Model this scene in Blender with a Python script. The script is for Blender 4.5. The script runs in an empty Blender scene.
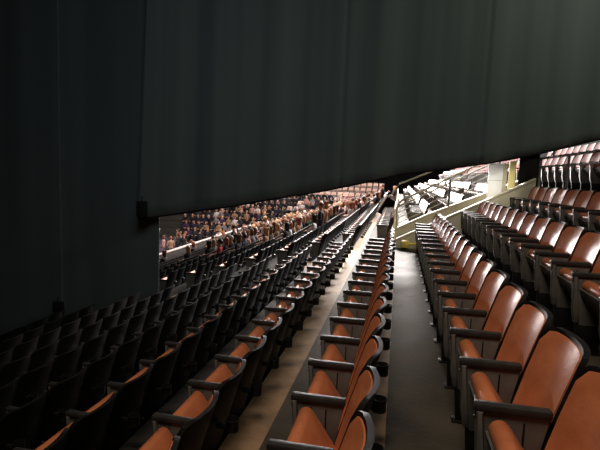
import bpy, bmesh, math, random
from mathutils import Vector, Matrix
random.seed(7)
scn = bpy.context.scene
COL = scn.collection
P = .53                      # seat pitch along a row
PI = math.pi

# ------------------------------------------------------------------ materials
def mat(name, base, rough=.5, spec=.5, noise=None, bump=0, bscale=40, metal=0, emis=0, objcol=False, rvar=0):
    m = bpy.data.materials.new(name); m.use_nodes = True
    nt = m.node_tree; b = nt.nodes['Principled BSDF']
    b.inputs['Base Color'].default_value = (*base, 1)
    b.inputs['Roughness'].default_value = rough
    b.inputs['Metallic'].default_value = metal
    b.inputs['Specular IOR Level'].default_value = spec
    tc = nt.nodes.new('ShaderNodeTexCoord')
    src = None
    if noise:
        c2, sc, det = noise
        n = nt.nodes.new('ShaderNodeTexNoise'); n.inputs['Scale'].default_value = sc; n.inputs['Detail'].default_value = det
        nt.links.new(tc.outputs['Object'], n.inputs['Vector'])
        r = nt.nodes.new('ShaderNodeValToRGB')
        r.color_ramp.elements[0].position = .35; r.color_ramp.elements[1].position = .68
        r.color_ramp.elements[0].color = (*base, 1); r.color_ramp.elements[1].color = (*c2, 1)
        nt.links.new(n.outputs['Fac'], r.inputs['Fac'])
        src = r.outputs['Color']
        if rvar:
            mr = nt.nodes.new('ShaderNodeMapRange')
            mr.inputs['To Min'].default_value = max(.05, rough - rvar); mr.inputs['To Max'].default_value = rough + rvar
            nt.links.new(n.outputs['Fac'], mr.inputs['Value']); nt.links.new(mr.outputs['Result'], b.inputs['Roughness'])
    if objcol:
        oi = nt.nodes.new('ShaderNodeObjectInfo')
        if src:
            mx = nt.nodes.new('ShaderNodeMix'); mx.data_type = 'RGBA'; mx.blend_type = 'MULTIPLY'
            mx.inputs[0].default_value = 1
            nt.links.new(oi.outputs['Color'], mx.inputs[6]); nt.links.new(src, mx.inputs[7]); src = mx.outputs[2]
        else: src = oi.outputs['Color']
    if src: nt.links.new(src, b.inputs['Base Color'])
    if bump:
        n2 = nt.nodes.new('ShaderNodeTexNoise'); n2.inputs['Scale'].default_value = bscale; n2.inputs['Detail'].default_value = 4
        bp = nt.nodes.new('ShaderNodeBump'); bp.inputs['Strength'].default_value = bump; bp.inputs['Distance'].default_value = .01
        nt.links.new(tc.outputs['Object'], n2.inputs['Vector'])
        nt.links.new(n2.outputs['Fac'], bp.inputs['Height']); nt.links.new(bp.outputs['Normal'], b.inputs['Normal'])
    if emis:
        b.inputs['Emission Color'].default_value = (*base, 1); b.inputs['Emission Strength'].default_value = emis
    return m

M = {}
M['vinyl'] = mat('orange_vinyl', (.56,.185,.078), .32, .5, ((.44,.135,.055), 7, 4), .12, 60, rvar=.05)
M['maroon'] = mat('red_tinted_vinyl', (.22,.026,.030), .60, .12, ((.24,.028,.028), 7, 4), .12, 60)  # redder variant of the orange vinyl, colour of the light put into it
M['shell'] = mat('black_seat_plastic', (.0055,.005,.005), .48, .22, ((.010,.009,.0085), 12, 4), .1, 120)
M['plate'] = mat('grey_metal_plate', (.12,.11,.098), .45, .5, ((.08,.073,.065), 9, 5), .05, 80)
M['arm'] = mat('charcoal_armrest', (.022,.021,.020), .46, .25, ((.032,.030,.028), 14, 4), .08, 150)
M['cup'] = mat('cup_holder_plastic', (.010,.0095,.009), .4, .4)
M['steel'] = mat('bolt_steel', (.5,.48,.45), .3, .5, metal=1)
M['tread'] = mat('worn_dark_floor_paint', (.030,.026,.021), .62, .12, ((.075,.064,.048), 1.8, 9), .3, 25, rvar=.12)
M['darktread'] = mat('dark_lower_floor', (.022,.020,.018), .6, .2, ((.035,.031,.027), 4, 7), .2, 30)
M['bare'] = mat('bare_tan_concrete', (.34,.215,.12), .6, .25, ((.19,.12,.068), 5, 9), .3, 40)
M['riser'] = mat('riser_concrete', (.055,.050,.043), .7, .3, ((.035,.032,.028), 5, 6), .2, 30)
M['cream'] = mat('cream_painted_concrete', (.56,.50,.36), .6, .4, ((.45,.40,.28), 4, 8), .15, 25)
M['creamrail'] = mat('cream_painted_steel', (.55,.49,.35), .45, .4)
M['greyrail'] = mat('grey_painted_steel', (.11,.11,.105), .45, .5)
M['yellow'] = mat('yellow_safety_paint', (.72,.52,.08), .5, .5, ((.60,.42,.06), 9, 5))
M['yellowpanel'] = mat('pale_yellow_paint', (.85,.72,.30), .5, .5)
M['white'] = mat('white_laminate', (.86,.85,.84), .4, .5)
M['dark'] = mat('dark_hall_surface', (.012,.012,.013), .9, .1, ((.018,.018,.02), 1, 3))
M['arenafloor'] = mat('arena_floor', (.03,.03,.034), .5, .4, ((.05,.05,.055), .6, 6))
M['barrier'] = mat('pale_barrier', (.60,.52,.50), .5, .4)
M['farseat'] = mat('pale_glare_far_seat', (.72,.55,.47), .4, .5)  # pale far bank seats; in the right rows, white glare painted as colour
M['skin'] = mat('skin', (.50,.27,.18), .5, .4)
M['eye'] = mat('eye_dark', (.02,.015,.012), .2, .5)
M['trouser'] = mat('dark_trousers', (.025,.027,.04), .8, .2)
M['shoe'] = mat('black_shoes', (.015,.015,.015), .5, .4)
M['cloth'] = mat('top_fabric', (1,1,1), .8, .2, ((.75,.75,.75), 30, 3), objcol=True)
M['hair'] = mat('hair_strands', (1,1,1), .5, .4, ((.6,.6,.6), 60, 3), objcol=True)
M['black'] = mat('matt_black_fabric', (.006,.006,.006), .9, .1)
M['rope'] = mat('black_hem', (.004,.004,.004), .9, .1)
M['screen'] = mat('grey_desk_panel', (.20,.20,.22), .5, .4)
M['chairdark'] = mat('dusky_chair_fabric', (.085,.07,.10), .7, .3)

def curtain_mat():
    m = bpy.data.materials.new('dark_green_grey_drape'); m.use_nodes = True
    nt = m.node_tree; b = nt.nodes['Principled BSDF']
    tc = nt.nodes.new('ShaderNodeTexCoord')
    mp = nt.nodes.new('ShaderNodeMapping'); mp.inputs['Scale'].default_value = (1.4, 1.4, .12)
    n = nt.nodes.new('ShaderNodeTexNoise'); n.inputs['Scale'].default_value = 1.6; n.inputs['Detail'].default_value = 6
    r = nt.nodes.new('ShaderNodeValToRGB')
    r.color_ramp.elements[0].color = (.030,.041,.041, 1); r.color_ramp.elements[1].color = (.041,.054,.053, 1)
    nt.links.new(tc.outputs['Object'], mp.inputs['Vector']); nt.links.new(mp.outputs['Vector'], n.inputs['Vector'])
    nt.links.new(n.outputs['Fac'], r.inputs['Fac']); nt.links.new(r.outputs['Color'], b.inputs['Base Color'])
    b.inputs['Roughness'].default_value = .85; b.inputs['Specular IOR Level'].default_value = .2
    b.inputs['Sheen Weight'].default_value = .25
    n2 = nt.nodes.new('ShaderNodeTexNoise'); n2.inputs['Scale'].default_value = 220
    bp = nt.nodes.new('ShaderNodeBump'); bp.inputs['Strength'].default_value = .15; bp.inputs['Distance'].default_value = .004
    nt.links.new(tc.outputs['Object'], n2.inputs['Vector']); nt.links.new(n2.outputs['Fac'], bp.inputs['Height'])
    nt.links.new(bp.outputs['Normal'], b.inputs['Normal'])
    return m
M['drape'] = curtain_mat()

# ------------------------------------------------------------------ mesh helpers
class MB:
    def __init__(s): s.bm = bmesh.new(); s.mats = []
    def mi(s, m):
        if m not in s.mats: s.mats.append(m)
        return s.mats.index(m)
    def box(s, x0, x1, y0, y1, z0, z1, m='plate', bev=0, rot=None, seg=2):
        t = bmesh.new()
        bmesh.ops.create_cube(t, size=1)
        for v in t.verts:
            v.co = Vector(((x0+x1)/2 + v.co.x*(x1-x0), (y0+y1)/2 + v.co.y*(y1-y0), (z0+z1)/2 + v.co.z*(z1-z0)))
        if bev: bmesh.ops.bevel(t, geom=t.edges[:], offset=bev, segments=seg, profile=.5, affect='EDGES')
        if rot:
            piv, ax, ang = rot
            bmesh.ops.rotate(t, verts=t.verts, cent=Vector(piv), matrix=Matrix.Rotation(ang, 3, ax))
        s.merge(t, m); return s
    def merge(s, t, m):
        i = s.mi(m); d = {}
        for v in t.verts: d[v] = s.bm.verts.new(v.co)
        for f in t.faces:
            try: g = s.bm.faces.new([d[v] for v in f.verts]); g.material_index = i; g.smooth = True
            except ValueError: pass
        t.free()
    def tube(s, pts, r, m='steel', n=10, cap=True):
        t = bmesh.new(); rings = []
        pts = [Vector(p) for p in pts]
        for k, p in enumerate(pts):
            d = (pts[min(k+1, len(pts)-1)] - pts[max(k-1, 0)]).normalized()
            up = Vector((0,0,1)) if abs(d.z) < .95 else Vector((1,0,0))
            a = d.cross(up).normalized(); b = a.cross(d)
            rr = r[k] if isinstance(r, (list, tuple)) else r
            rings.append([t.verts.new(p + a*math.cos(q*2*PI/n)*rr + b*math.sin(q*2*PI/n)*rr) for q in range(n)])
        for A, B in zip(rings, rings[1:]):
            for q in range(n): t.faces.new((A[q], A[(q+1)%n], B[(q+1)%n], B[q]))
        if cap: t.faces.new(rings[0][::-1]); t.faces.new(rings[-1])
        s.merge(t, m); return s
    def extrude_profile(s, prof, y0, y1, m, bev=0, axis='y'):
        t = bmesh.new()
        def P3(a, b, y): return (a, y, b) if axis == 'y' else (y, a, b)
        A = [t.verts.new(P3(a, b, y0)) for a, b in prof]; B = [t.verts.new(P3(a, b, y1)) for a, b in prof]
        n = len(prof)
        for q in range(n): t.faces.new((A[q], A[(q+1)%n], B[(q+1)%n], B[q]))
        e1 = t.faces.new(A[::-1]); e2 = t.faces.new(B)
        if bev:
            ed = list(set(list(e1.edges) + list(e2.edges)))
            bmesh.ops.bevel(t, geom=ed, offset=bev, segments=2, profile=.5, affect='EDGES')
        bmesh.ops.recalc_face_normals(t, faces=t.faces)
        s.merge(t, m); return s
    def mesh(s, name, sharp=40):
        bmesh.ops.recalc_face_normals(s.bm, faces=s.bm.faces)
        me = bpy.data.meshes.new(name); s.bm.to_mesh(me); s.bm.free()
        for m in s.mats: me.materials.append(M[m])
        me.set_sharp_from_angle(angle=math.radians(sharp))
        return me
def link(name, me, parent=None, loc=(0,0,0), rz=0):
    o = bpy.data.objects.new(name, me); COL.objects.link(o)
    if parent is not None: o.parent = parent
    o.location = loc; o.rotation_euler = (0,0,rz); return o
def tag(o, label, cat, group=None, kind=None):
    o['label'] = label; o['category'] = cat
    if group: o['group'] = group
    if kind: o['kind'] = kind
    return o
def struct(o): o['kind'] = 'structure'; return o
def empty(name, loc=(0,0,0), rz=0):
    o = bpy.data.objects.new(name, None); COL.objects.link(o); o.empty_display_size = .1
    o.location = loc; o.rotation_euler = (0,0,rz); return o

# ------------------------------------------------------------------ camera
cam = bpy.data.cameras.new('camera'); co = bpy.data.objects.new('camera', cam); COL.objects.link(co)
F = 480
yaw, pit, roll = math.radians(11.42), math.radians(6.1), .04
cam.sensor_width = 36; cam.lens = 36*F/600; cam.clip_end = 300; cam.clip_start = .05
fwd = Vector((-math.sin(yaw)*math.cos(pit), math.cos(yaw)*math.cos(pit), -math.sin(pit)))
rgt = Vector((math.cos(yaw), math.sin(yaw), 0)); up = rgt.cross(fwd)
r2 = rgt*math.cos(roll) + up*math.sin(roll); u2 = up*math.cos(roll) - rgt*math.sin(roll)
# image content turned clockwise by roll: camera turned the other way
CAMX, CAMU = r2, u2
mw = Matrix((CAMX, CAMU, -fwd)).transposed().to_4x4(); mw.translation = Vector((0,0,1.6))
co.matrix_world = mw
scn.camera = co
def px(x, y, z):             # where a point falls in the frame (only to leave out rows that are out of view)
    d = Vector((x, y, z-1.6)); dz = d.dot(fwd)
    if dz < .3: return None
    return 300 + F*d.dot(CAMX)/dz, 225 - F*d.dot(CAMU)/dz

# ------------------------------------------------------------------ terraces
RISE = [0]*14
for j in range(1, 14): RISE[j] = RISE[j-1] + (.31 if j == 1 else .30 if j < 7 else .28)
ARM = {j: -.545 - .925*(j-1) for j in range(1, 13)}          # x of the arm tips in row j (left of the walkway)
FL = {j: -RISE[j] for j in range(1, 13)}
FRONT = {j: ARM[j] - .565 for j in range(1, 13)}             # front edge of each tread
FRONT[0] = -.19; FL[0] = 0; ARM[0] = .385                    # the walkway level carries the first row on the right
FRONT[-1] = .98; FL[-1] = .31; ARM[-1] = 1.335
FRONT[-2] = 1.88; FL[-2] = .66; ARM[-2] = 2.25
FRONT[-3] = 2.90; FL[-3] = 1.42; ARM[-3] = 3.50
FRONT[-4] = 4.10; FL[-4] = 1.83; ARM[-4] = 4.50
FRONT[-5] = 5.05; FL[-5] = 2.3; ARM[-5] = 5.5
FRONT[-6] = 6.2
V0, V1 = 11.32, 12.40          # the stair opening right of the walkway
YE = 52
def treads():
    mb = MB()
    for j in range(12, -6, -1):
        x0, x1 = FRONT[j], FRONT[j-1]
        zt = FL[j]; zb = zt - .75
        spans = [(-3, YE)] if j > 0 or j < -2 else [(-3, V0), (V1, YE)]
        for a, b in spans:
            # top: bare strip then paint
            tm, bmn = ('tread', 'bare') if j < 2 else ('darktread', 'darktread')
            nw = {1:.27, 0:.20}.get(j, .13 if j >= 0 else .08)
            bm = mb.bm
            def quad(p, m):
                f = bm.faces.new([bm.verts.new(q) for q in p]); f.material_index = mb.mi(m)
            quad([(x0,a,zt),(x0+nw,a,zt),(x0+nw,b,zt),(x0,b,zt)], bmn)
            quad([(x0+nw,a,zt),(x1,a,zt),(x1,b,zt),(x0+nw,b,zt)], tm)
            quad([(x0,a,zb),(x0,b,zb),(x0,b,zt),(x0,a,zt)], 'riser')
            quad([(x0,a,zb),(x1,a,zb),(x1,a,zt),(x0,a,zt)], 'riser')
            quad([(x0,b,zb),(x1,b,zb),(x1,b,zt),(x0,b,zt)], 'cream')
    # floor of the stair opening and the arena floor
    bm = mb.bm
    f = bm.faces.new([bm.verts.new(q) for q in ((-.19,V0,-.7),(2.9,V0,-.7),(2.9,V1,-.7),(-.19,V1,-.7))]); f.material_index = mb.mi('tread')
    f = bm.faces.new([bm.verts.new(q) for q in ((-34,-3,-4.9),(FRONT[12],-3,-4.9),(FRONT[12],64,-4.9),(-34,64,-4.9))]); f.material_index = mb.mi('arenafloor')
    f = bm.faces.new([bm.verts.new(q) for q in ((FRONT[12],-3,-5),(FRONT[12],YE,-5),(FRONT[12],YE,-3),(FRONT[12],-3,-3))]); f.material_index = mb.mi('riser')
    me = bpy.data.meshes.new('floor'); bmesh.ops.remove_doubles(bm, verts=bm.verts, dist=.0005)
    bm.to_mesh(me); bm.free()
    for m in mb.mats: me.materials.append(M[m])
    struct(link('floor', me))
treads()
def wall(name, x0,x1,y0,y1,z0,z1, m='dark'):
    mb = MB(); mb.box(x0,x1,y0,y1,z0,z1,m); return struct(link(name, mb.mesh(name)))
wall('wall_right', 6.2, 6.4, -3, 64, 1.5, 9)
wall('wall_back', -34, 6.4, -3.2, -3, -5, 9)
wall('wall_far', -34, 6.4, 64, 64.2, -5, 9)
wall('wall_left', -34.2, -34, -3, 64, -5, 9)
wall('ceiling', -34.2, 6.4, -3.2, 64.2, 9, 9.2)

# aisle steps and yellow nosings: the aisle of the left rows
A0, A1 = 11.45, 12.85
for j in range(1, 12):
    mb = MB()
    mb.box(FRONT[j]-.30, FRONT[j]-.002, A0, A1, FL[j+1]+.001, FL[j]-.15, 'bare', .006)
    o = link('trim_%d' % j, mb.mesh('half_step')); struct(o)
mb = MB(); mb.box(FRONT[1]-.005, FRONT[1]+.06, 9.3, 12.2, FL[1]+.001, FL[1]+.008, 'yellow', .002)
struct(link('trim_12', mb.mesh('yellow_edge')))

# ------------------------------------------------------------------ the seat
# local frame: sitter looks along -x, y runs along the row, origin on the tread; arm tips at x = -.45
HX, HZ, ANG = -.190, .268, math.radians(52)
def lean(z): return -.110 + max(0, z-.30)*.27 + .04*max(0, z-.62)
def bow(y): return -.060*(y/.25)**2
def back_panel(w, z0, z1, r, t0, t1, m, puff=0, ny=14, nz=12):
    t = bmesh.new(); Fv = []; Bv = []
    for a in range(ny+1):
        y = -w/2 + w*a/ny
        e = abs(y) - (w/2 - r)
        top = z1 - (r - math.sqrt(max(0, r*r - e*e)) if e > 0 else 0)
        rb = r*.5; e2 = abs(y) - (w/2 - rb)
        bot = z0 + (rb - math.sqrt(max(0, rb*rb - e2*e2)) if e2 > 0 else 0)
        fr, bk = [], []
        for b in range(nz+1):
            z = bot + (top-bot)*b/nz
            x = lean(z) + bow(y)
            edge = min(1, min(a, ny-a)/2.5) * min(1, min(b, nz-b)/2.5)
            fr.append(t.verts.new((x + t0 - puff*edge, y, z))); bk.append(t.verts.new((x + t1, y, z)))
        Fv.append(fr); Bv.append(bk)
    for a in range(ny):
        for b in range(nz):
            t.faces.new((Fv[a][b], Fv[a+1][b], Fv[a+1][b+1], Fv[a][b+1]))
            t.faces.new((Bv[a][b], Bv[a][b+1], Bv[a+1][b+1], Bv[a+1][b]))
        t.faces.new((Fv[a][0], Bv[a][0], Bv[a+1][0], Fv[a+1][0]))
        t.faces.new((Fv[a][nz], Fv[a+1][nz], Bv[a+1][nz], Bv[a][nz]))
    for b in range(nz):
        t.faces.new((Fv[0][b], Fv[0][b+1], Bv[0][b+1], Bv[0][b]))
        t.faces.new((Fv[ny][b], Bv[ny][b], Bv[ny][b+1], Fv[ny][b+1]))
    mb = MB(); mb.merge(t, m); return mb
def seat_profile(L, th, roll_r, s0=0):
    pts = [(s0, 0), (L*.5, -.004)]
    cx, cy = L - roll_r, th/2 - .004
    for q in range(9):
        a = -PI/2 + PI*q/8
        pts.append((cx + roll_r*math.cos(a), cy + roll_r*math.sin(a)*1.0))
    pts += [(L*.5, th-.012), (s0, th-.02)]
    return pts
def rotp(pts, ang, off=0):
    out = []
    for s, t in pts:     # s forward (towards -x), t up; folded by ang
        x = -(s*math.cos(ang)) + t*math.sin(ang); z = s*math.sin(ang) + t*math.cos(ang)
        out.append((HX + x, HZ + z))
    return out
def parts_mesh(vinyl):
    D = {}
    mb = back_panel(.527, .10, .872, .078, -.024, .006, 'shell')
    # raised rim round the cushion
    D['back_shell'] = mb.mesh('back_shell')
    D['back_cushion'] = back_panel(.478, .33, .853, .070, -.032, -.008, vinyl, .014).mesh('back_cushion')
    mb = MB(); mb.extrude_profile(rotp(seat_profile(.352, .088, .046), ANG), -.225, .225, vinyl, .012)
    D['seat_cushion'] = mb.mesh('seat_cushion', 55)
    pan = [(-.03,-.03),(.27,-.034),(.315,-.018),(.315,-.005),(-.03,-.002)]
    mb = MB(); mb.extrude_profile(rotp(pan, ANG), -.248, .248, 'plate', .006)
    for yy in (-.15, .15):
        (x, z), = rotp([(.22,-.036)], ANG); mb.box(x-.012, x+.006, yy-.010, yy+.010, z-.010, z+.010, 'steel', .003)
    D['seat_pan'] = mb.mesh('seat_pan')
    D['armrest'] = MB().box(-.45, -.130, -.027, .027, .592, .628, 'arm', .008).box(-.445, -.425, -.022, .022, .560, .600, 'arm', .006).mesh('armrest')
    prof = [(-.43,.59),(-.435,.50),(-.415,.36),(-.395,.22),(-.205,.22),(-.175,.40),(-.135,.59)]
    mb = MB(); mb.extrude_profile(prof, -.014, .014, 'plate', .003)
    mb.extrude_profile([(-.393,.221),(-.375,.01),(-.22,.01),(-.206,.221)], -.013, .013, 'shell', .003)
    mb.box(-.40, -.20, -.045, .045, .0, .012, 'shell', .003)
    mb.extrude_profile([(-.443,.595),(-.412,.595),(-.392,.33),(-.378,.24),(-.408,.24),(-.424,.33)], -.030, .030, 'plate', .008)
    mb.box(-.452,-.440,-.008,.008,.548,.562,'steel',.003)
    for x in (-.33, -.24): mb.box(x-.004, x+.004, -.0155, .0155, .40, .56, 'shell')
    D['standard'] = mb.mesh('standard')
    # cup holder: open ring cup on an arm, on the back of the shell
    mb = MB(); t = bmesh.new(); n = 20; cx, cy = .058, -.168
    prof = [(.030,.505),(.042,.51),(.042,.575),(.046,.580),(.046,.588),(.040,.588),(.036,.52),(.0005,.515)]
    rings = [[t.verts.new((cx + r*math.cos(2*PI*q/n), cy + r*math.sin(2*PI*q/n), z)) for q in range(n)] for r, z in [(a_, b_+.03) for a_, b_ in prof]]
    for A, B in zip(rings, rings[1:]):
        for q in range(n): t.faces.new((A[q], A[(q+1)%n], B[(q+1)%n], B[q]))
    t.faces.new(rings[0][::-1])
    mb.merge(t, 'cup'); mb.box(-.05, .040, cy-.015, cy+.015, .545, .585, 'cup', .004)
    D['cup_holder'] = mb.mesh('cup_holder')
    return D
PO = parts_mesh('vinyl'); PM = parts_mesh('maroon')
SEATN = 0
def full_seat(x, y, z, label, group, D=PO, last=False):
    global SEATN; SEATN += 1
    e = empty('arena_seat', (x, y, z)); tag(e, label, 'seat', group)
    for nme in ('back_shell', 'back_cushion', 'seat_cushion', 'seat_pan', 'cup_holder'):
        link(nme, D[nme], e)
    link('armrest', D['armrest'], e, (0, -P/2, 0)); link('standard', D['standard'], e, (0, -P/2, 0))
    if last: link('armrest', D['armrest'], e, (0, P/2, 0)); link('standard', D['standard'], e, (0, P/2, 0))
    return e
# simple one-mesh seat for far rows, folded and down
def far_seat(vinyl, down=False, low=False):
    mb = MB()
    a = math.radians(12) if down else ANG
    if low:
        mb.extrude_profile([(lean(.3)-.03,.1),(lean(.3)-.03,.3),(lean(.86)-.03,.865),(lean(.86)+.02,.865),(lean(.3)+.02,.1)], -.255, .255, 'shell')
        mb.extrude_profile([(lean(.36)-.045,.36),(lean(.82)-.045,.82),(lean(.82)-.025,.815),(lean(.36)-.025,.36)], -.215, .215, vinyl)
        mb.extrude_profile(rotp([(0,0),(.37,.0),(.385,.05),(.36,.08),(0,.07)], a), -.21, .21, vinyl)
        mb.box(-.45,-.10,-P/2-.03,-P/2+.03,.59,.628,'arm')
        mb.box(-.42,-.06,-P/2-.012,-P/2+.012,.0,.59,'plate')
        return mb.mesh('seat_low')
    t = back_panel(.515, .12, .868, .08, -.030, .022, 'shell', 0, 6, 4); 
    tb = bmesh.new(); tb.from_mesh(t.mesh('tmp')); mb.merge(tb, 'shell')
    t = back_panel(.465, .33, .85, .07, -.040, -.007, vinyl, .01, 6, 3)
    tb = bmesh.new(); tb.from_mesh(t.mesh('tmp')); mb.merge(tb, vinyl)
    mb.extrude_profile(rotp(seat_profile(.385,.088,.046), a), -.215, .215, vinyl)
    mb.box(-.45,-.10,-P/2-.03,-P/2+.03,.59,.628,'arm',.008,seg=1)
    mb.extrude_profile([(-.43,.59),(-.41,.36),(-.375,.0),(-.20,.0),(-.125,.59)], -P/2-.014, -P/2+.014, 'plate')
    mb.box(.07,.15,-.21,-.12,.51,.585,'cup',.012,seg=1)
    return mb.mesh('seat_far')
FS = far_seat('vinyl'); FD = far_seat('vinyl', True); FM = far_seat('maroon')

ORD = ['nearest','second','third','fourth','fifth','sixth','seventh','eighth','ninth','tenth','eleventh','twelfth','thirteenth',
       'fourteenth','fifteenth','sixteenth','seventeenth','eighteenth','nineteenth','twentieth','twenty-first','twenty-second','twenty-third','twenty-fourth']
SEC1_END = {0: 11.05, -1: 10.95, -2: 10.95, 1: 10.60}
first_arm = {0: 2.16, 1: 2.12, 2: 2.72, 3: 4.69, -1: 3.96, -2: 7.40}
rowname = {1:'first row left of the walkway', 2:'second row left of the walkway'}
for j, w in zip(range(3, 13), ('third','fourth','fifth','sixth','seventh','eighth','ninth','tenth','eleventh','twelfth')):
    rowname[j] = w + ' row left of the walkway'
rowname[0] = 'first row right of the walkway'; rowname[-1] = 'second row right of the walkway'; rowname[-2] = 'third row right of the walkway'
def inframe(x, y, z, m=30):
    for zz in (z+.85, z+.4):
        q = px(x, y, zz)
        if q and -m < q[0] < 600+m and -m < q[1] < 450+m: return True
    return False
rowkeys = [0, 1, 2, 3, 4, 5, 6, 7, 8, 9, -1, -2]
for j in rowkeys:
    fa = first_arm.get(j, 4.4 + .17*(j % 3)); fa = fa % P
    x = ARM[j] + .45; z = FL[j]
    end = SEC1_END.get(j, 11.3)
    ys = []; near = []
    k = 0
    while fa + k*P + P < end:
        y = fa + k*P + P/2; k += 1
        if j >= 6 and y > 9.75: continue       # the hanging drape stands here
        if y > .4 and inframe(x, y, z, 25): ys.append(y)
        elif y > .2 and not ys: near.append(y)
    for y in near[-4:]:
        full_seat(x, y, z, 'seat beside the camera, nearer than the rest, %s' % rowname[j], 'seats beside the camera in the ' + rowname[j])
    for q, y in enumerate(ys):
        look = 'orange tip-up seat' if j in (0, 1, -1) else ('brown tip-up seat' if j == -2 else 'black-backed orange seat')
        which = ('nearest' if q == 0 else 'farthest' if q == len(ys)-1 else (ORD[q] + ' from camera'))
        full_seat(x, y, z, '%s, %s, %s' % (look, which, rowname[j]), 'tip-up seats in the ' + rowname[j], last=(y == ys[-1]))
print('full seats', SEATN)
# rows above the grey railing: maroon
for j, ya, yb, nm in ((-3, 8.2, 15.0, 'row just above the grey railing'), (-4, 9.3, 17.0, 'second row above the grey railing')):
    y = ya; q = 0
    while y < yb:
        if not (11.2 < y < 12.3) or True:
            full_seat(ARM[j]+.45, y, FL[j], 'maroon tip-up seat, %s, %s' % ('nearest' if q == 0 else ORD[q] + ' from camera', nm), 'maroon seats in the ' + nm, PM); q += 1
        y += P
print('full seats', SEATN)

# ------------------------------------------------------------------ people
def person_mesh(pose, vox=.013):
    # skeleton of joints with radii; sitter looks along -x
    if pose == 'stand':
        hip, chest, neck, head = (0,0,.95), (.01,0,1.29), (.01,0,1.47), (-.01,0,1.63)
        legs = [[(0,s*.11,.78),(-.01,s*.12,.48),(.02,s*.11,.08),(-.14,s*.12,.04)] for s in (-1,1)]
        arms = [[(0,s*.19,1.37),(.02,s*.25,1.10),(-.12,s*.24,.88),(-.17,s*.23,.82)] for s in (-1,1)]
    else:
        l = {'sit':0, 'leanf':-.16, 'leanb':.05, 'phone':-.04}[pose]
        hip, chest, neck, head = (-.18,0,.52), (-.16+l*.7,0,.86), (-.15+l,0,1.03), (-.17+l*1.1,0,1.19)
        legs = [[(-.20,s*.09,.50),(-.62,s*.10,.50),(-.60,s*.11,.08),(-.75,s*.12,.04)] for s in (-1,1)]
        sh = (-.15+l*.9, .19, .96)
        if pose == 'phone': arms = [[(sh[0],s*.19,.96),(sh[0]-.10,s*.24,.72),(sh[0]-.32,s*.10,.88),(sh[0]-.37,s*.07,.93)] for s in (-1,1)]
        elif pose == 'leanf': arms = [[(sh[0],s*.19,.94),(sh[0]-.15,s*.24,.70),(sh[0]-.26,s*.08,.68),(sh[0]-.32,s*.05,.675)] for s in (-1,1)]
        else: arms = [[(sh[0],s*.19,.96),(sh[0]+.02,s*.24,.70),(sh[0]-.22,s*.17,.67),(sh[0]-.30,s*.15,.665)] for s in (-1,1)]
    V, E, R = [], [], []
    def add(p, r, par=None):
        V.append(p); R.append(r)
        if par is not None: E.append((par, len(V)-1))
        return len(V)-1
    h = add(hip, .135); mid = add(tuple((a+b)/2 for a, b in zip(hip, chest)), .125, h)
    c = add(chest, .145, mid); n = add(neck, .055, c); hd = add((head[0], head[1], head[2]-.04), .075, n); add((head[0]+.01, 0, head[2]+.03), .085, hd)
    for L in legs:
        pr = h
        for p, r in zip(L, (.095,.068,.045,.040)): pr = add(p, r, pr)
    for A in arms:
        pr = c
        for p, r in zip(A, (.062,.046,.034,.030)): pr = add(p, r, pr)
    me = bpy.data.meshes.new('sk'); me.from_pydata(V, E, [])
    o = bpy.data.objects.new('sk', me); COL.objects.link(o)
    md = o.modifiers.new('skin', 'SKIN'); md.use_smooth_shade = True
    for k, r in enumerate(R): me.skin_vertices[0].data[k].radius = (r, r)
    me.skin_vertices[0].data[0].use_root = True
    ss = o.modifiers.new('sub', 'SUBSURF'); ss.levels = 1; ss.render_levels = 1
    dg = bpy.context.evaluated_depsgraph_get(); dg.update()
    body = bpy.data.meshes.new_from_object(o.evaluated_get(dg)); bpy.data.objects.remove(o)
    t = bmesh.new()
    if pose != 'stand': t.from_mesh(body)
    def blob(p, s, rad=1):
        r = bmesh.ops.create_uvsphere(t, u_segments=12, v_segments=8, radius=rad)
        for v in r['verts']: v.co = Vector((v.co.x*s[0]+p[0], v.co.y*s[1]+p[1], v.co.z*s[2]+p[2]))
    hx, hy, hz = head
    if pose == 'stand':            # chain of overlapping balls along every bone, fused by the remesh
        for a, b in E:
            pa, pb = Vector(V[a]), Vector(V[b])
            for u in range(13):
                f = u/12; r = R[a] + (R[b]-R[a])*f; wd = 1.22 if r > .11 else 1
                blob(pa.lerp(pb, f), (r*.88, r*wd, r))
    blob((hx, 0, hz), (.098,.078,.118)); blob((hx-.035, 0, hz-.06), (.055,.055,.05))
    blob((hx-.098, 0, hz-.018), (.020,.013,.026)); blob((hx, .080, hz-.01), (.022,.012,.030)); blob((hx, -.080, hz-.01), (.022,.012,.030))
    for s, A in zip((-1,1), arms):                # palm, four fingers and a thumb
        w = Vector(A[3]); d = (Vector(A[3]) - Vector(A[2])).normalized()
        blob(w + d*.03, (.042,.036,.022))
        for q in range(4):
            o2 = Vector((0, (q-1.5)*.020, 0)); ln = (.075,.090,.085,.065)[q]
            for u in range(8): blob(w + d*(.045 + (ln+.01)*u/7) + o2 + Vector((0,0,-.0013*u*u/2)), (.0125,.0098,.0125))
        for u in range(4): blob(w + d*(.02+.012*u) + Vector((0, -s*(.036+.010*u), .006)), (.012,.011,.011))
    body2 = bpy.data.meshes.new('b2'); t.to_mesh(body2); t.free()
    o = bpy.data.objects.new('b2', body2); COL.objects.link(o)
    rm = o.modifiers.new('rm', 'REMESH'); rm.mode = 'VOXEL'; rm.voxel_size = vox; rm.use_smooth_shade = True
    dg = bpy.context.evaluated_depsgraph_get(); dg.update()
    me = bpy.data.meshes.new_from_object(o.evaluated_get(dg)); bpy.data.objects.remove(o)
    me.name = 'person_' + pose
    t = bmesh.new(); t.from_mesh(me); seen = set(); best = []
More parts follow.
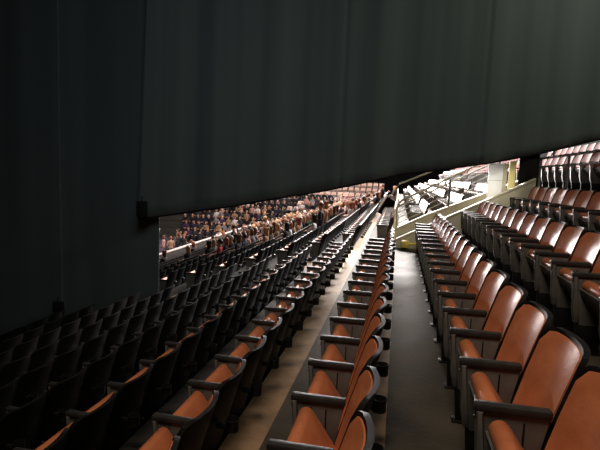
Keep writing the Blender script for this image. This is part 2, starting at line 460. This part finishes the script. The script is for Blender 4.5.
    for v in t.verts:
        if v in seen: continue
        st = [v]; seen.add(v); isl = []
        while st:
            a = st.pop(); isl.append(a)
            for e in a.link_edges:
                b = e.other_vert(a)
                if b not in seen: seen.add(b); st.append(b)
        if len(isl) > len(best): best = isl
    print(pose, len(t.verts), len(best), min(v.co.z for v in best), max(v.co.z for v in best))
    keep = set(best); bmesh.ops.delete(t, geom=[v for v in t.verts if v not in keep], context='VERTS'); t.to_mesh(me); t.free()
    me.materials.clear()
    for m in ('cloth','skin','trouser','shoe','eye'): me.materials.append(M[m])
    wr = [Vector(A[3]) for A in arms]; el = [Vector(A[2]) for A in arms]
    for p in me.polygons:
        q = p.center
        i = 0
        if q.z > neck[2] - .005 and abs(q.y) < .13 : i = 1
        elif (pose == 'stand' or q.z > .622) and (min((q-w).length for w in wr) < .075 or any((q-w).length < .16 and (q-w).dot(w-e) > 0 for w, e in zip(wr, el))): i = 1
        elif q.z < .10: i = 3
        elif pose == 'stand' and q.z < .90 and abs(q.y) < .21: i = 2
        elif pose != 'stand' and (q.z < .57 or (q.x < hip[0]-.13 and q.z < .625)): i = 2
        if i == 1 and q.x < hx - .075 and abs(abs(q.y)-.032) < .013 and abs(q.z-hz-.005) < .011: i = 4
        p.material_index = i
    return me, head
def hair_mesh(head, kind):
    t = bmesh.new(); bmesh.ops.create_uvsphere(t, u_segments=18, v_segments=12, radius=1)
    hx, hy, hz = head
    for v in t.verts:
        x, y, z = v.co
        low = -.25 if kind == 'short' else -1
        X = x*.112 + .012; Y = y*.092; Z = z*.128 + .012
        if x < -.25 and z < .45: X = -.055 + .02*x; Z = max(Z, .045)      # leave the face free
        if kind == 'short': Z = max(Z, -.055)
        elif x > -.3 and z < 0: Z = z*.30; X = x*.10 + .03; Y = y*(.095 + .03*(-z))
        v.co = Vector((X+hx, Y+hy, Z+hz))
    if kind == 'bun':
        r = bmesh.ops.create_uvsphere(t, u_segments=10, v_segments=8, radius=.05)
        for v in r['verts']: v.co += Vector((hx+.10, 0, hz+.09))
    mb = MB(); mb.merge(t, 'hair'); return mb.mesh('hair_'+kind)
PB = {}
FARP = person_mesh('sit', .035)
for pz in ('sit','leanf','leanb','phone','stand'):
    me, hd = person_mesh(pz)
    PB[pz] = (me, {k: hair_mesh(hd, k) for k in ('short','long','bun')})
CL = [('black',(.012,.012,.014),10),('charcoal',(.04,.04,.045),5),('navy',(.02,.025,.05),2.5),('purple',(.07,.04,.10),.8),('red',(.50,.03,.03),.4),
      ('white',(.75,.72,.70),2.4),('pink',(.45,.24,.22),2.2),('tan',(.38,.23,.14),3.5),('green',(.05,.20,.11),.2),('grey',(.25,.24,.25),3)]
HR = [('blonde',(.62,.36,.18),4),('brown',(.13,.06,.03),6),('dark',(.02,.013,.010),6),('grey-haired',(.55,.5,.47),1),('auburn',(.30,.10,.05),3)]
def pick(L): return random.choices(L, [a[2] for a in L])[0]
PN = 0
def person(x, y, z, pose, cl, hr, hk, label, group, rz=0):
    global PN; PN += 1
    me, hm = PB[pose]
    e = link('person', me, None, (x, y, z), rz); e.color = (*cl[1], 1)
    tag(e, label, 'person', group)
    h = link('hair', hm[hk], e); h.color = (*hr[1], 1)
    return e
start = {1:34.5, 2:28, 3:21.5, 4:17.6, 5:16.8, 6:16.6, 7:16.8, 8:17.5, 9:18.2, 10:18.5, 11:18.5, 12:19}
occ = set()
cand = []
GAPS = [(11.3,13.05),(24.6,26.0),(38.0,39.4)]
def rowslots(j):
    out = []; y = 13.15 + P/2
    while y < 36.2 or (j < 5 and y < 46):
        if not any(a < y < b for a, b in GAPS): out.append(y)
        y += P
    return out
special = {(3,'red'):(29.6,), }
extras = []
for j in range(1, 13):
    for y in rowslots(j):
        if y < start[j] or y > 35.8: continue
        pr = .66 if y < 34 else .5
        if j >= 9: pr = .30
        if j >= 10 and y < 29: pr = .22
        if random.random() < pr+.12: cand.append((j, y))
# keep what shows
def in_gap(x, y, z):
    q = px(x, y, z+1.0)
    return q and 158 < q[0] < 402
cand = [c for c in cand if in_gap(ARM[c[0]]+.3, c[1], FL[c[0]])]
if len(cand) > 205: cand = random.sample(cand, 205)
ROWW = {1:'first',2:'second',3:'third',4:'fourth',5:'fifth',6:'sixth',7:'seventh',8:'eighth',9:'ninth',10:'tenth',11:'eleventh',12:'twelfth'}
hktxt = {'short':'short','long':'long','bun':'tied-up'}
for j, y in cand:
    occ.add((j, round(y, 2)))
    cl, hr = pick(CL), pick(HR)
    if hr[0] == 'grey-haired': hk = 'short'
    else: hk = random.choice(['short','long','long','bun'])
    pose = random.choices(['sit','leanf','leanb','phone','stand'], [5,3,3,2,.5])[0]
    pt = {'sit':'seated','leanf':'leaning forward','leanb':'seated back','phone':'holding hands up','stand':'standing'}[pose]
    hw = 'grey' if hr[0] == 'grey-haired' else hr[0]
    dist = 'nearer' if y < 25 else 'middle' if y < 32 else 'farther'
    lab = 'person %s in %s top, %s %s hair, %s part of %s crowd row' % (pt, cl[0], hktxt[hk], hw, dist, ROWW[j])
    person(ARM[j]+.45, y, FL[j], pose, cl, hr, hk, lab, lab.replace('person ', 'people '), random.uniform(-.28, .28))
print('people', PN)

# seats past the aisle: individuals first, the rest as one body of seats
slots = []
for j in range(1, 13):
    for y in rowslots(j):
        x = ARM[j]+.45
        if j == 12 and False: continue
        q = px(x, y, FL[j]+.7)
        if not q or q[0] < 150: continue
        if (j, round(y, 2)) in occ: slots.append((y, j, x, True))
        else: slots.append((y, j, x, False))
slots.sort(key=lambda s: s[0])
budget = 298 - SEATN
rest = []; restr = []
cnt = {}
for y, j, x, down in slots:
    if budget > 0 and y < 24.6:
        budget -= 1
        o = link('arena_seat', FD if down else FS, None, (x, y, FL[j]))
        cnt[j] = cnt.get(j, 0) + 1
        n = cnt[j]
        w = 'nearest' if n == 1 else (ORD[n-1] if n <= len(ORD) else 'far')
        tag(o, 'black-backed seat past the aisle, %s in the %s' % (w, rowname[j]), 'seat', 'seats past the aisle in the ' + rowname[j])
    else: rest.append((x, y, FL[j], down, 'vinyl'))
# seats beyond the stair opening on the right
for j, (xa) in {0:0, -1:0, -2:0, -3:0, -4:0}.items():
    y = 14.6
    while y < 46:
        if not (17.6 < y % 11 + 0 < 18.6) and not (18.2 < y < 19.6) and not (29 < y < 30.4) and not (j == -3 and y < 15.3) and not (j == -4 and y < 17.3):
            restr.append((ARM[j]+.45, y, FL[j], False, 'pale' if j > -3 else 'red'))  # orange seats beyond the opening get their white glare as pale colour
        y += P
LOW = {(v, d): far_seat(v, d, True) for v in ('vinyl',) for d in (True, False)}
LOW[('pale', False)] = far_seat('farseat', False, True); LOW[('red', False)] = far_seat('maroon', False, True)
def merged(name, items, meshes):
    verts, faces, mi = [], [], []
    for (x, y, z, d, v) in items:
        me = meshes[(v, d)]; b = len(verts)
        verts += [(q.co.x+x, q.co.y+y, q.co.z+z) for q in me.vertices]
        for p in me.polygons: faces.append([b+i for i in p.vertices]); mi.append(p.material_index)
    me2 = bpy.data.meshes.new(name); me2.from_pydata(verts, [], faces)
    for m in meshes[(items[0][4], items[0][3])].materials: me2.materials.append(m)
    me2.polygons.foreach_set('material_index', mi); me2.update()
    return link(name, me2)
o = merged('distant_seats', rest, LOW)
tag(o, 'rest of the distant arena seats in long rows beyond the drape and aisle', 'seats', None, 'stuff')
tag(merged('distant_seats', [r for r in restr if r[4] == 'pale'], LOW), 'seats coloured pale for white glare, in rows beyond the stair opening on the right', 'seats', None, 'stuff')
tag(merged('distant_seats', [r for r in restr if r[4] == 'red'], LOW), 'far continuation of the maroon rows above the grey railing', 'seats', None, 'stuff')
print('rest', len(rest))

# the bowl turns at the far end: terraces facing back towards the camera, people low down, pale empty seats on top
def edge_x(z):            # where the straight terraces reach height z
    for j in range(12, 0, -1):
        if FL[j] >= z: return FRONT[j]
    return FRONT[1]
BROWS = [(36.5 + r*.95, -4.45 + r*.46) for r in range(11)]
def far_bank():
    mb = MB()
    for yy, z in BROWS: mb.box(-27, edge_x(z), yy, yy+.97, z-.6, z, 'riser')
    struct(link('trim_13', mb.mesh('far_terrace')))
    verts, faces, mi = [], [], []
    low = LOW[('vinyl', False)]; spots = []; pale = []
    for r, (yy, z) in enumerate(BROWS):
        c = 0; X = edge_x(z) - .5
        while X > -25:
            c += 1
            if c % 17 not in (15, 16):
                if r >= 8 or random.random() < .10: pale.append((X, yy+.5, z))
                else: spots.append((X, yy+.5, z, r))
            X -= .56
    for X, Y, Z in pale:
        b = len(verts)
        verts += [(X + q.co.y, Y + q.co.x, Z + q.co.z) for q in low.vertices]
        for p in low.polygons: faces.append([b+i for i in p.vertices][::-1]); mi.append(p.material_index)
    me = bpy.data.meshes.new('far_bank_seats'); me.from_pydata(verts, [], faces)
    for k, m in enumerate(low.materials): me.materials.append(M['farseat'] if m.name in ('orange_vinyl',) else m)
    me.polygons.foreach_set('material_index', mi)
    tag(link('far_bank_seats', me), 'bank of pale empty seats across the far end behind the crowd', 'seats', None, 'stuff')
    vis = []
    for X, Y, Z, r in spots:
        q = px(X, Y, Z+1.1)
        if q and 185 < q[0] < 400 and q[1] > 185: vis.append((X, Y, Z, r))
    random.shuffle(vis)
    vis.sort(key=lambda v: v[3] > 5)
    n = max(0, 284 - PN)
    for X, Y, Z, r in vis[:n]:
        cl, hr = pick(CL), pick(HR); hk = 'short' if hr[0] == 'grey-haired' else random.choice(['short','long','long'])
        hw = 'grey' if hr[0] == 'grey-haired' else hr[0]
        lab = 'seated person in %s top, %s %s hair, %s rows of far end bank' % (cl[0], hktxt[hk], hw, 'lowest' if r < 3 else 'middle' if r < 6 else 'upper')
        person(X, Y, Z, random.choice(['sit','leanf','leanb']), cl, hr, hk, lab, lab.replace('person', 'people'), PI/2 + random.uniform(-.3, .3))
    V, Fc, MI = [], [], []
    lowp, hd = FARP
    names = [c[0] for c in CL]
    for X, Y, Z, r in vis[n:]:
        b = len(V); k = CL.index(pick(CL)); hk = HR.index(pick(HR))
        V += [(X - q.co.y, Y + q.co.x, Z + q.co.z) for q in lowp.vertices]
        for p in lowp.polygons:
            Fc.append([b+i for i in p.vertices]); m_ = p.material_index
            c = p.center
            if m_ == 1 and c.z > hd[2] - .02 and c.x > hd[0] - .06: m_ = 100 + hk
            MI.append(k if m_ == 0 else 10 + m_ if m_ < 100 else 15 + m_ - 100)
    if V:
        me = bpy.data.meshes.new('distant_crowd'); me.from_pydata(V, [], Fc)
        for nme, rgb, w in CL: me.materials.append(mat('top_'+nme, rgb, .8, .2))
        for k_ in ('skin','skin','trouser','shoe','eye'): me.materials.append(M[k_])
        for nme, rgb, w in HR: me.materials.append(mat('hair_'+nme, rgb, .5, .4))
        me.polygons.foreach_set('material_index', MI)
        tag(link('distant_crowd', me), 'rest of the distant crowd seated on the far end bank', 'crowd', None, 'stuff')
    print('bank people', len(vis), n)
far_bank()

# ------------------------------------------------------------------ arena floor: barrier, chairs, desk, standing people
mb = MB(); mb.box(FRONT[12]-.05, FRONT[12]+.06, 13, 50, FL[12], FL[12]+.86, 'riser', .01).box(FRONT[12]-.09, FRONT[12]+.10, 13, 50, FL[12]+.86, FL[12]+.92, 'barrier', .01)
tag(link('front_barrier', mb.mesh('front_barrier')), 'long pale barrier wall in front of the lowest row above the arena floor', 'barrier')
def folding_chair():
    mb = MB()
    mb.box(-.24,.20,-.22,.22,.44,.48,'chairdark',.01).box(.18,.22,-.22,.22,.55,.90,'chairdark',.01)
    for s in (-1,1): mb.tube([(-.22,s*.2,0),(.20,s*.2,.9)],.012,'arm',6).tube([(.22,s*.2,0),(-.2,s*.2,.46)],.012,'arm',6)
    return mb.mesh('folding_chair')
FC = folding_chair(); n = 0
for r in range(9):
    for c in range(11):
        X = -14.3 - r*1.0; Y = 24.5 + c*.62 + r*1.6
        o = link('folding_chair', FC, None, (X, Y, -4.9), -.5)
        tag(o, 'dusky folding chair in the %s floor row beyond the pale barrier' % ORD[r].replace('nearest','first'), 'chair', 'folding chairs in the %s floor row' % ORD[r].replace('nearest','first'))
def desk():
    e = empty('control_desk', (-14.6, 40.8, BROWS[4][1])); tag(e, 'grey slanted control desk standing high amid the crowd of the far end', 'desk')
    link('desk_top', MB().box(-1.1,1.1,-.4,.4,1.6,1.72,'screen',.02,rot=((0,0,1.6),'Y',.16)).mesh('desk_top'), e)
    link('desk_body', MB().box(-.5,.5,-.3,.3,0,1.5,'black',.02).mesh('desk_body'), e)
desk()
for k in range(18):
    X = random.uniform(-19, -13.0); Y = random.uniform(28, 35.5)
    cl, hr = pick(CL), pick(HR); hk = random.choice(['short','long'])
    hw = 'grey' if hr[0] == 'grey-haired' else hr[0]
    person(X, Y, -4.9, 'stand', cl, hr, hk, 'person standing on the arena floor in %s top, %s %s hair, %s' % (cl[0], hktxt[hk], hw, 'near the barrier' if X > -16.5 else 'out on the floor'),
           'floor people %s %s %s %s' % (cl[0], hktxt[hk], hw, 'near barrier' if X > -16.5 else 'out on floor'), random.uniform(-3,3))

# ------------------------------------------------------------------ stair opening: parapets, railing, panel
def parapet(name, y0, y1, pts, zb, m, label):
    prof = [(x, z) for x, z in pts] + [(pts[-1][0], zb), (pts[0][0], zb)]
    e = empty(name, (0, 0, 0)); tag(e, label, 'wall')
    mb = MB(); mb.extrude_profile(prof, y0, y1, m)
    link('wall_body', mb.mesh(name), e)
    cap = [(x, z) for x, z in pts] + [(x, z+.045) for x, z in pts[::-1]]
    mb = MB(); mb.extrude_profile(cap, y0-.02, y1+.02, 'creamrail', .006)
    link('coping', mb.mesh('coping'), e)
    return e
parapet('parapet', 11.12, 11.26, [(0,.16),(2.86,1.66)], -.7, 'cream', 'near cream parapet of the stair opening behind the orange rows')
parapet('parapet', 12.42, 12.56, [(-.03,.26),(.71,.66),(2.95,1.66)], -.7, 'cream', 'far cream parapet of the stair opening, below the cream railing')
# the low cream cross pipe at the end of the walkway
e = empty('guard_rail', (0,0,0)); tag(e, 'low yellow pipe on a bracket at the far end of the walkway', 'rail')
link('pipe', MB().tube([(.20,10.95,.12),(.62,10.95,.15)],.030,'yellow',12).mesh('pipe'), e)
link('bracket', MB().box(.13,.29,10.88,11.12,.04,.20,'yellow',.02).mesh('bracket'), e)
# railing above the far parapet
YR = 12.49
e = empty('stair_railing', (0,0,0)); tag(e, 'sloping cream pipe railing above the far parapet of the stair opening', 'railing')
def zr(x, a, b): return a + (b-a)*x/2.44
link('top_rail', MB().tube([(0,YR,.30),(-.02,YR,.86),(.03,YR,.97),(.12,YR,zr(.12,.98,2.30)),(2.44,YR,2.30),(2.62,YR,2.34)],.026,'creamrail').mesh('top_rail'), e)
link('second_rail', MB().tube([(0,YR,.86),(2.5,YR,2.20)],.020,'creamrail').mesh('second_rail'), e)
link('upper_rail', MB().tube([(-.05,YR,1.0),(-.06,YR,1.36),(.02,YR,1.45),(.25,YR,1.55),(1.5,YR,2.12)],.022,'creamrail').mesh('upper_rail'), e)
for k, d in enumerate((.16,.30,.44)):
    link('cable', MB().tube([(0,YR,.86-d),(2.4,YR,2.18-d)],.009,'creamrail',6).mesh('cable'), e)
for xp in (1.24, 2.36): link('post', MB().tube([(xp,YR,.26+.56*xp-.02),(xp,YR,zr(xp,.92,2.28))],.028,'greyrail').mesh('post'), e)
# slanting white handrail on the left side, going down the terraces
e = empty('aisle_handrail', (0,0,0)); tag(e, 'cream handrail running away beside the bright aisle past the walkway', 'railing')
link('rail', MB().tube([(-.06,12.6,.0),(-.06,12.6,.78),(-.04,13.0,.95),(.0,19,.95),(.0,19,.35)],.028,'creamrail').mesh('rail'), e)
link('post', MB().tube([(-.02,15.6,0),(-.02,15.6,.95)],.022,'creamrail').mesh('post'), e)
# white panel and yellow edged frame
e = empty('white_panel', (2.12, 11.62, 1.15)); tag(e, 'tall white upright panel with a yellow edge above the parapet', 'panel')
link('front_board', MB().box(-.15,.16,-.03,.0,.10,.86,'white',.006).box(-.15,.16,-.032,-.028,.47,.476,'greyrail').mesh('front_board'), e)
link('side_board', MB().box(.16,.25,-.03,.30,.0,.86,'cream',.006).mesh('side_board'), e)
link('yellow_edge', MB().box(.30,.44,.0,.10,-.1,.92,'yellowpanel',.008).mesh('yellow_edge'), e)
link('support', MB().box(-.10,.40,.02,.28,-2.0,.10,'cream',.01).mesh('support'), e)

# grey railing along the back of the third row on the right
e = empty('grey_railing', (2.98, 0, FL[-3])); tag(e, 'grey pipe railing between the brown row and the maroon rows', 'railing')
zt = 2.13 - FL[-3]
link('top_rail', MB().tube([(0,4.5,zt),(0,11.32,zt)],.024,'greyrail').mesh('top_rail'), e)
link('mid_rail', MB().tube([(0,4.5,zt-.18),(0,11.3,zt-.18)],.018,'greyrail').mesh('mid_rail'), e)
for yy in (11.32, 9.55, 7.78, 6.0, 4.5): link('post', MB().tube([(0,yy,0),(0,yy,zt)],.024,'greyrail').mesh('post'), e)

# ------------------------------------------------------------------ drapes
def drape(name, path, bottom, top, label, amp=.06, seams=(), seed=1, dx=.045, slant=0):
    rnd = random.Random(seed)
    waves = [(rnd.uniform(2.2, 3.2), rnd.uniform(0,6), .5), (rnd.uniform(4.5,6.5), rnd.uniform(0,6), .3), (rnd.uniform(8,12), rnd.uniform(0,6), .17), (rnd.uniform(16,22), rnd.uniform(0,6), .03)]
    x0, x1 = path[0][0], path[-1][0]; n = int((x1-x0)/dx); nz = 26
    def interp(P_, x):
        for (a, b), (c, d) in zip(P_, P_[1:]):
            if x <= c: return b + (d-b)*(x-a)/(c-a)
        return P_[-1][1]
    me_v, me_f = [], []
    for i in range(n+1):
        x = x0 + (x1-x0)*i/n; yb = interp(path, x); zb = interp(bottom, x)
        for k in range(nz+1):
            t = k/nz; z = zb + (top-zb)*t
            d = 0
            for f, p, a in waves:
                d += a*math.sin(f*x + p + .25*math.sin(z*.55 + p) + .5*math.sin(x*.9+p))
            # broad soft folds become tighter near the bottom hem
            s = sum(.035*math.exp(-((x-sx)/.03)**2) for sx in seams)
            me_v.append((x + slant*t*max(0, 1-(x-x0)/1.2), yb + amp*d*(.75+.35*(1-t)) + s, z))
    for i in range(n):
        for k in range(nz):
            a = i*(nz+1)+k; me_f.append((a, a+nz+1, a+nz+2, a+1))
    me = bpy.data.meshes.new(name); me.from_pydata(me_v, [], me_f); me.materials.append(M['drape'])
    for p in me.polygons: p.use_smooth = True
    o = link(name, me); 
    sol = o.modifiers.new('thickness', 'SOLIDIFY'); sol.thickness = .008
    tag(o, label, 'curtain')
    # hem with a rope in it
    pts = [Vector(me_v[i*(nz+1)]) + Vector((0,0,.02)) for i in range(0, n+1, 2)]
    link('hem', MB().tube(pts, .022, 'rope', 6).mesh('hem'), o)
    return o
TOP = 8.95
pathU = [(-6.05,10.02),(-5.2,10.12),(-.1,10.9),(2.3,11.35),(4.2,11.7),(6.1,11.9)]
import mathutils
def on_path(xp, yp, path):     # bottom height of the drape along its own line
    a, b = xp-300, yp-225
    d = (fwd + CAMX*(a/F) - CAMU*(b/F))
    best = None
    for (xa, ya), (xb, yb) in zip(path, path[1:]):
        ex, ey = xb-xa, yb-ya; det = d.x*(-ey) + d.y*ex
        if abs(det) < 1e-6: continue
        k = (xa*(-ey) + ya*ex)/det
        X = d.x*k
        if xa-1e-3 <= X <= xb+1e-3: best = (X, 1.6 + d.z*k)
    return best
# measured once on the photograph: height of the hem over the rows along the truss line
hemU = [q for q in (on_path(*p, pathU) for p in ((144,220.5),(190,213),(233,207),(275,199.5),(317,193),(360,184.5),(400,175.5),(447,170),(495,163),(540,154.5),(600,140))) if q]
hemU[0] = (hemU[0][0]-.12, hemU[0][1]); hemU = hemU + [(6.3, hemU[-1][1] + (6.3-hemU[-1][0])*.33)]
hemU[0] = (hemU[0][0]-.02, hemU[0][1]); pathU[0] = (hemU[0][0]+.02, pathU[0][1])
print('hem', [(round(a,2), round(b,2)) for a, b in hemU])
drape('stage_drape', [(p[0], p[1]) for p in pathU], hemU, TOP, 'large dark green-grey drape hanging over the rows, hem rising to the right', .10, seams=(-1.3, 1.7), seed=4, slant=.32)
def tops(x):    # height of the seat backs under the side drapes
    r = (-.13 - x)/.925
    j = max(0, min(12, r)); j0 = int(j)
    a = -RISE[min(j0+1, 12)]; b = -RISE[min(j0+2, 13)]
    return a + (b-a)*(j-j0) + .80
hemL = [(-14 + .1*k, tops(-14 + .1*k) - .45) for k in range(0, 90)]
drape('side_drape', [(-8.06,10.28),(-5.44,10.30)], hemL, TOP, 'dark side drape reaching down to the seats, left of the large hanging drape', .05, seed=9)
drape('side_drape', [(-14,10.20),(-7.98,10.18)], hemL, TOP, 'outermost dark side drape at the left edge, touching the seats', .04, seed=12)
def weight(x, y, z, label, sx=.13, h=.30):
    e = empty('curtain_weight', (x, y, z)); tag(e, label, 'weight bag')
    link('bag', MB().box(-sx,sx,-.06,.06,0,h,'black',.03).mesh('bag'), e)
    link('strap', MB().tube([(0,0,h-.01),(0,0,h+.12)],.012,'black',6).mesh('strap'), e)
weight(hemU[0][0]+.20, 9.86, hemU[0][1]+.10, 'black weight bag at the lower left corner of the large drape', .12, .36)
weight(-7.95, 10.02, tops(-8.05)+.02, 'black weight bag low on the side drape just above the seats', .13, .26)
# dark standing drape beside the white panel
mb = MB()
drp = drape('masking_drape', [(2.60,11.55),(3.02,11.58)], [(2.6,1.30),(3.1,1.36)], 2.75, 'narrow black drape hanging beside the white panel and yellow edge', .04, seed=3, dx=.02)
drp.data.materials[0] = M['black']

# board with pale edges leaning on the row beside the aisle
e = empty('leaning_board', (ARM[1]+.15, 21.5, FL[1])); e.rotation_euler = (0, 0, .3)
tag(e, 'black board with pale edges standing beside the bright aisle', 'board')
link('board', MB().box(-.35,.35,-.02,.02,.15,.95,'black',.01,rot=((0,0,.5),'Y',.5)).mesh('board'), e)
link('pale_edge', MB().box(-.42,-.35,-.03,.03,.10,.98,'white',.01,rot=((0,0,.5),'Y',.5)).mesh('pale_edge'), e)

# ------------------------------------------------------------------ light
def area(name, loc, target, size, power, color, sy=None, spread=None):
    l = bpy.data.lights.new(name, 'AREA'); l.energy = power; l.color = color; l.size = size
    if sy: l.shape = 'RECTANGLE'; l.size_y = sy
    if spread: l.spread = math.radians(spread)
    o = bpy.data.objects.new(name, l); COL.objects.link(o); o.location = loc
    d = Vector(target) - Vector(loc); o.rotation_euler = d.to_track_quat('-Z', 'Y').to_euler(); return o
area('arena_light', (-1.5, 34, 7.6), (0, 8, 0), 9, 4200, (1,.90,.85), 2.2)
area('ribbon_light', (-4.5, 47.5, 2.3), (0, 9, .8), 16, 7800, (1,.92,.90), 1.7)
area('panel_fill', (1.35, 9.9, 1.95), (2.15, 11.6, 1.42), .15, 1.5, (1,.95,.85), None, 42)  # added fill lamp, brightens the white panel and cream parapet
area('arena_light', (1.5, 24, 8.2), (1.2, 15, 0), 3, 1500, (1,.95,.90), 2, 80)
area('arena_light', (-9, 24, 8.4), (-10, 36, -2), 8, 5200, (1,.84,.78), 4)
area('house_light', (-.9, .4, 6.8), (.3, 3.4, .2), 2.2, 118, (1,.84,.68), None, 120)
area('drape_fill', (-1.0, 3.0, 8.7), (-4.5, 10.5, 3), 4, 125, (.88,.96,1), None, 95)  # added soft overhead fill to lift the dark drapes, no visible source
area('house_light', (5.6, 8.0, 7.8), (4.2, 11.6, 5.2), 1.0, 270, (1,.98,.78))
w = bpy.data.worlds.new('world'); scn.world = w; w.use_nodes = True
w.node_tree.nodes['Background'].inputs[0].default_value = (.55,.6,.62,1); w.node_tree.nodes['Background'].inputs[1].default_value = .01
scn.view_settings.view_transform = 'Standard'; scn.view_settings.look = 'None'; scn.view_settings.exposure = 0
scn.cycles.use_denoising = True
scn.cycles.max_bounces = 5; scn.cycles.sample_clamp_indirect = 4
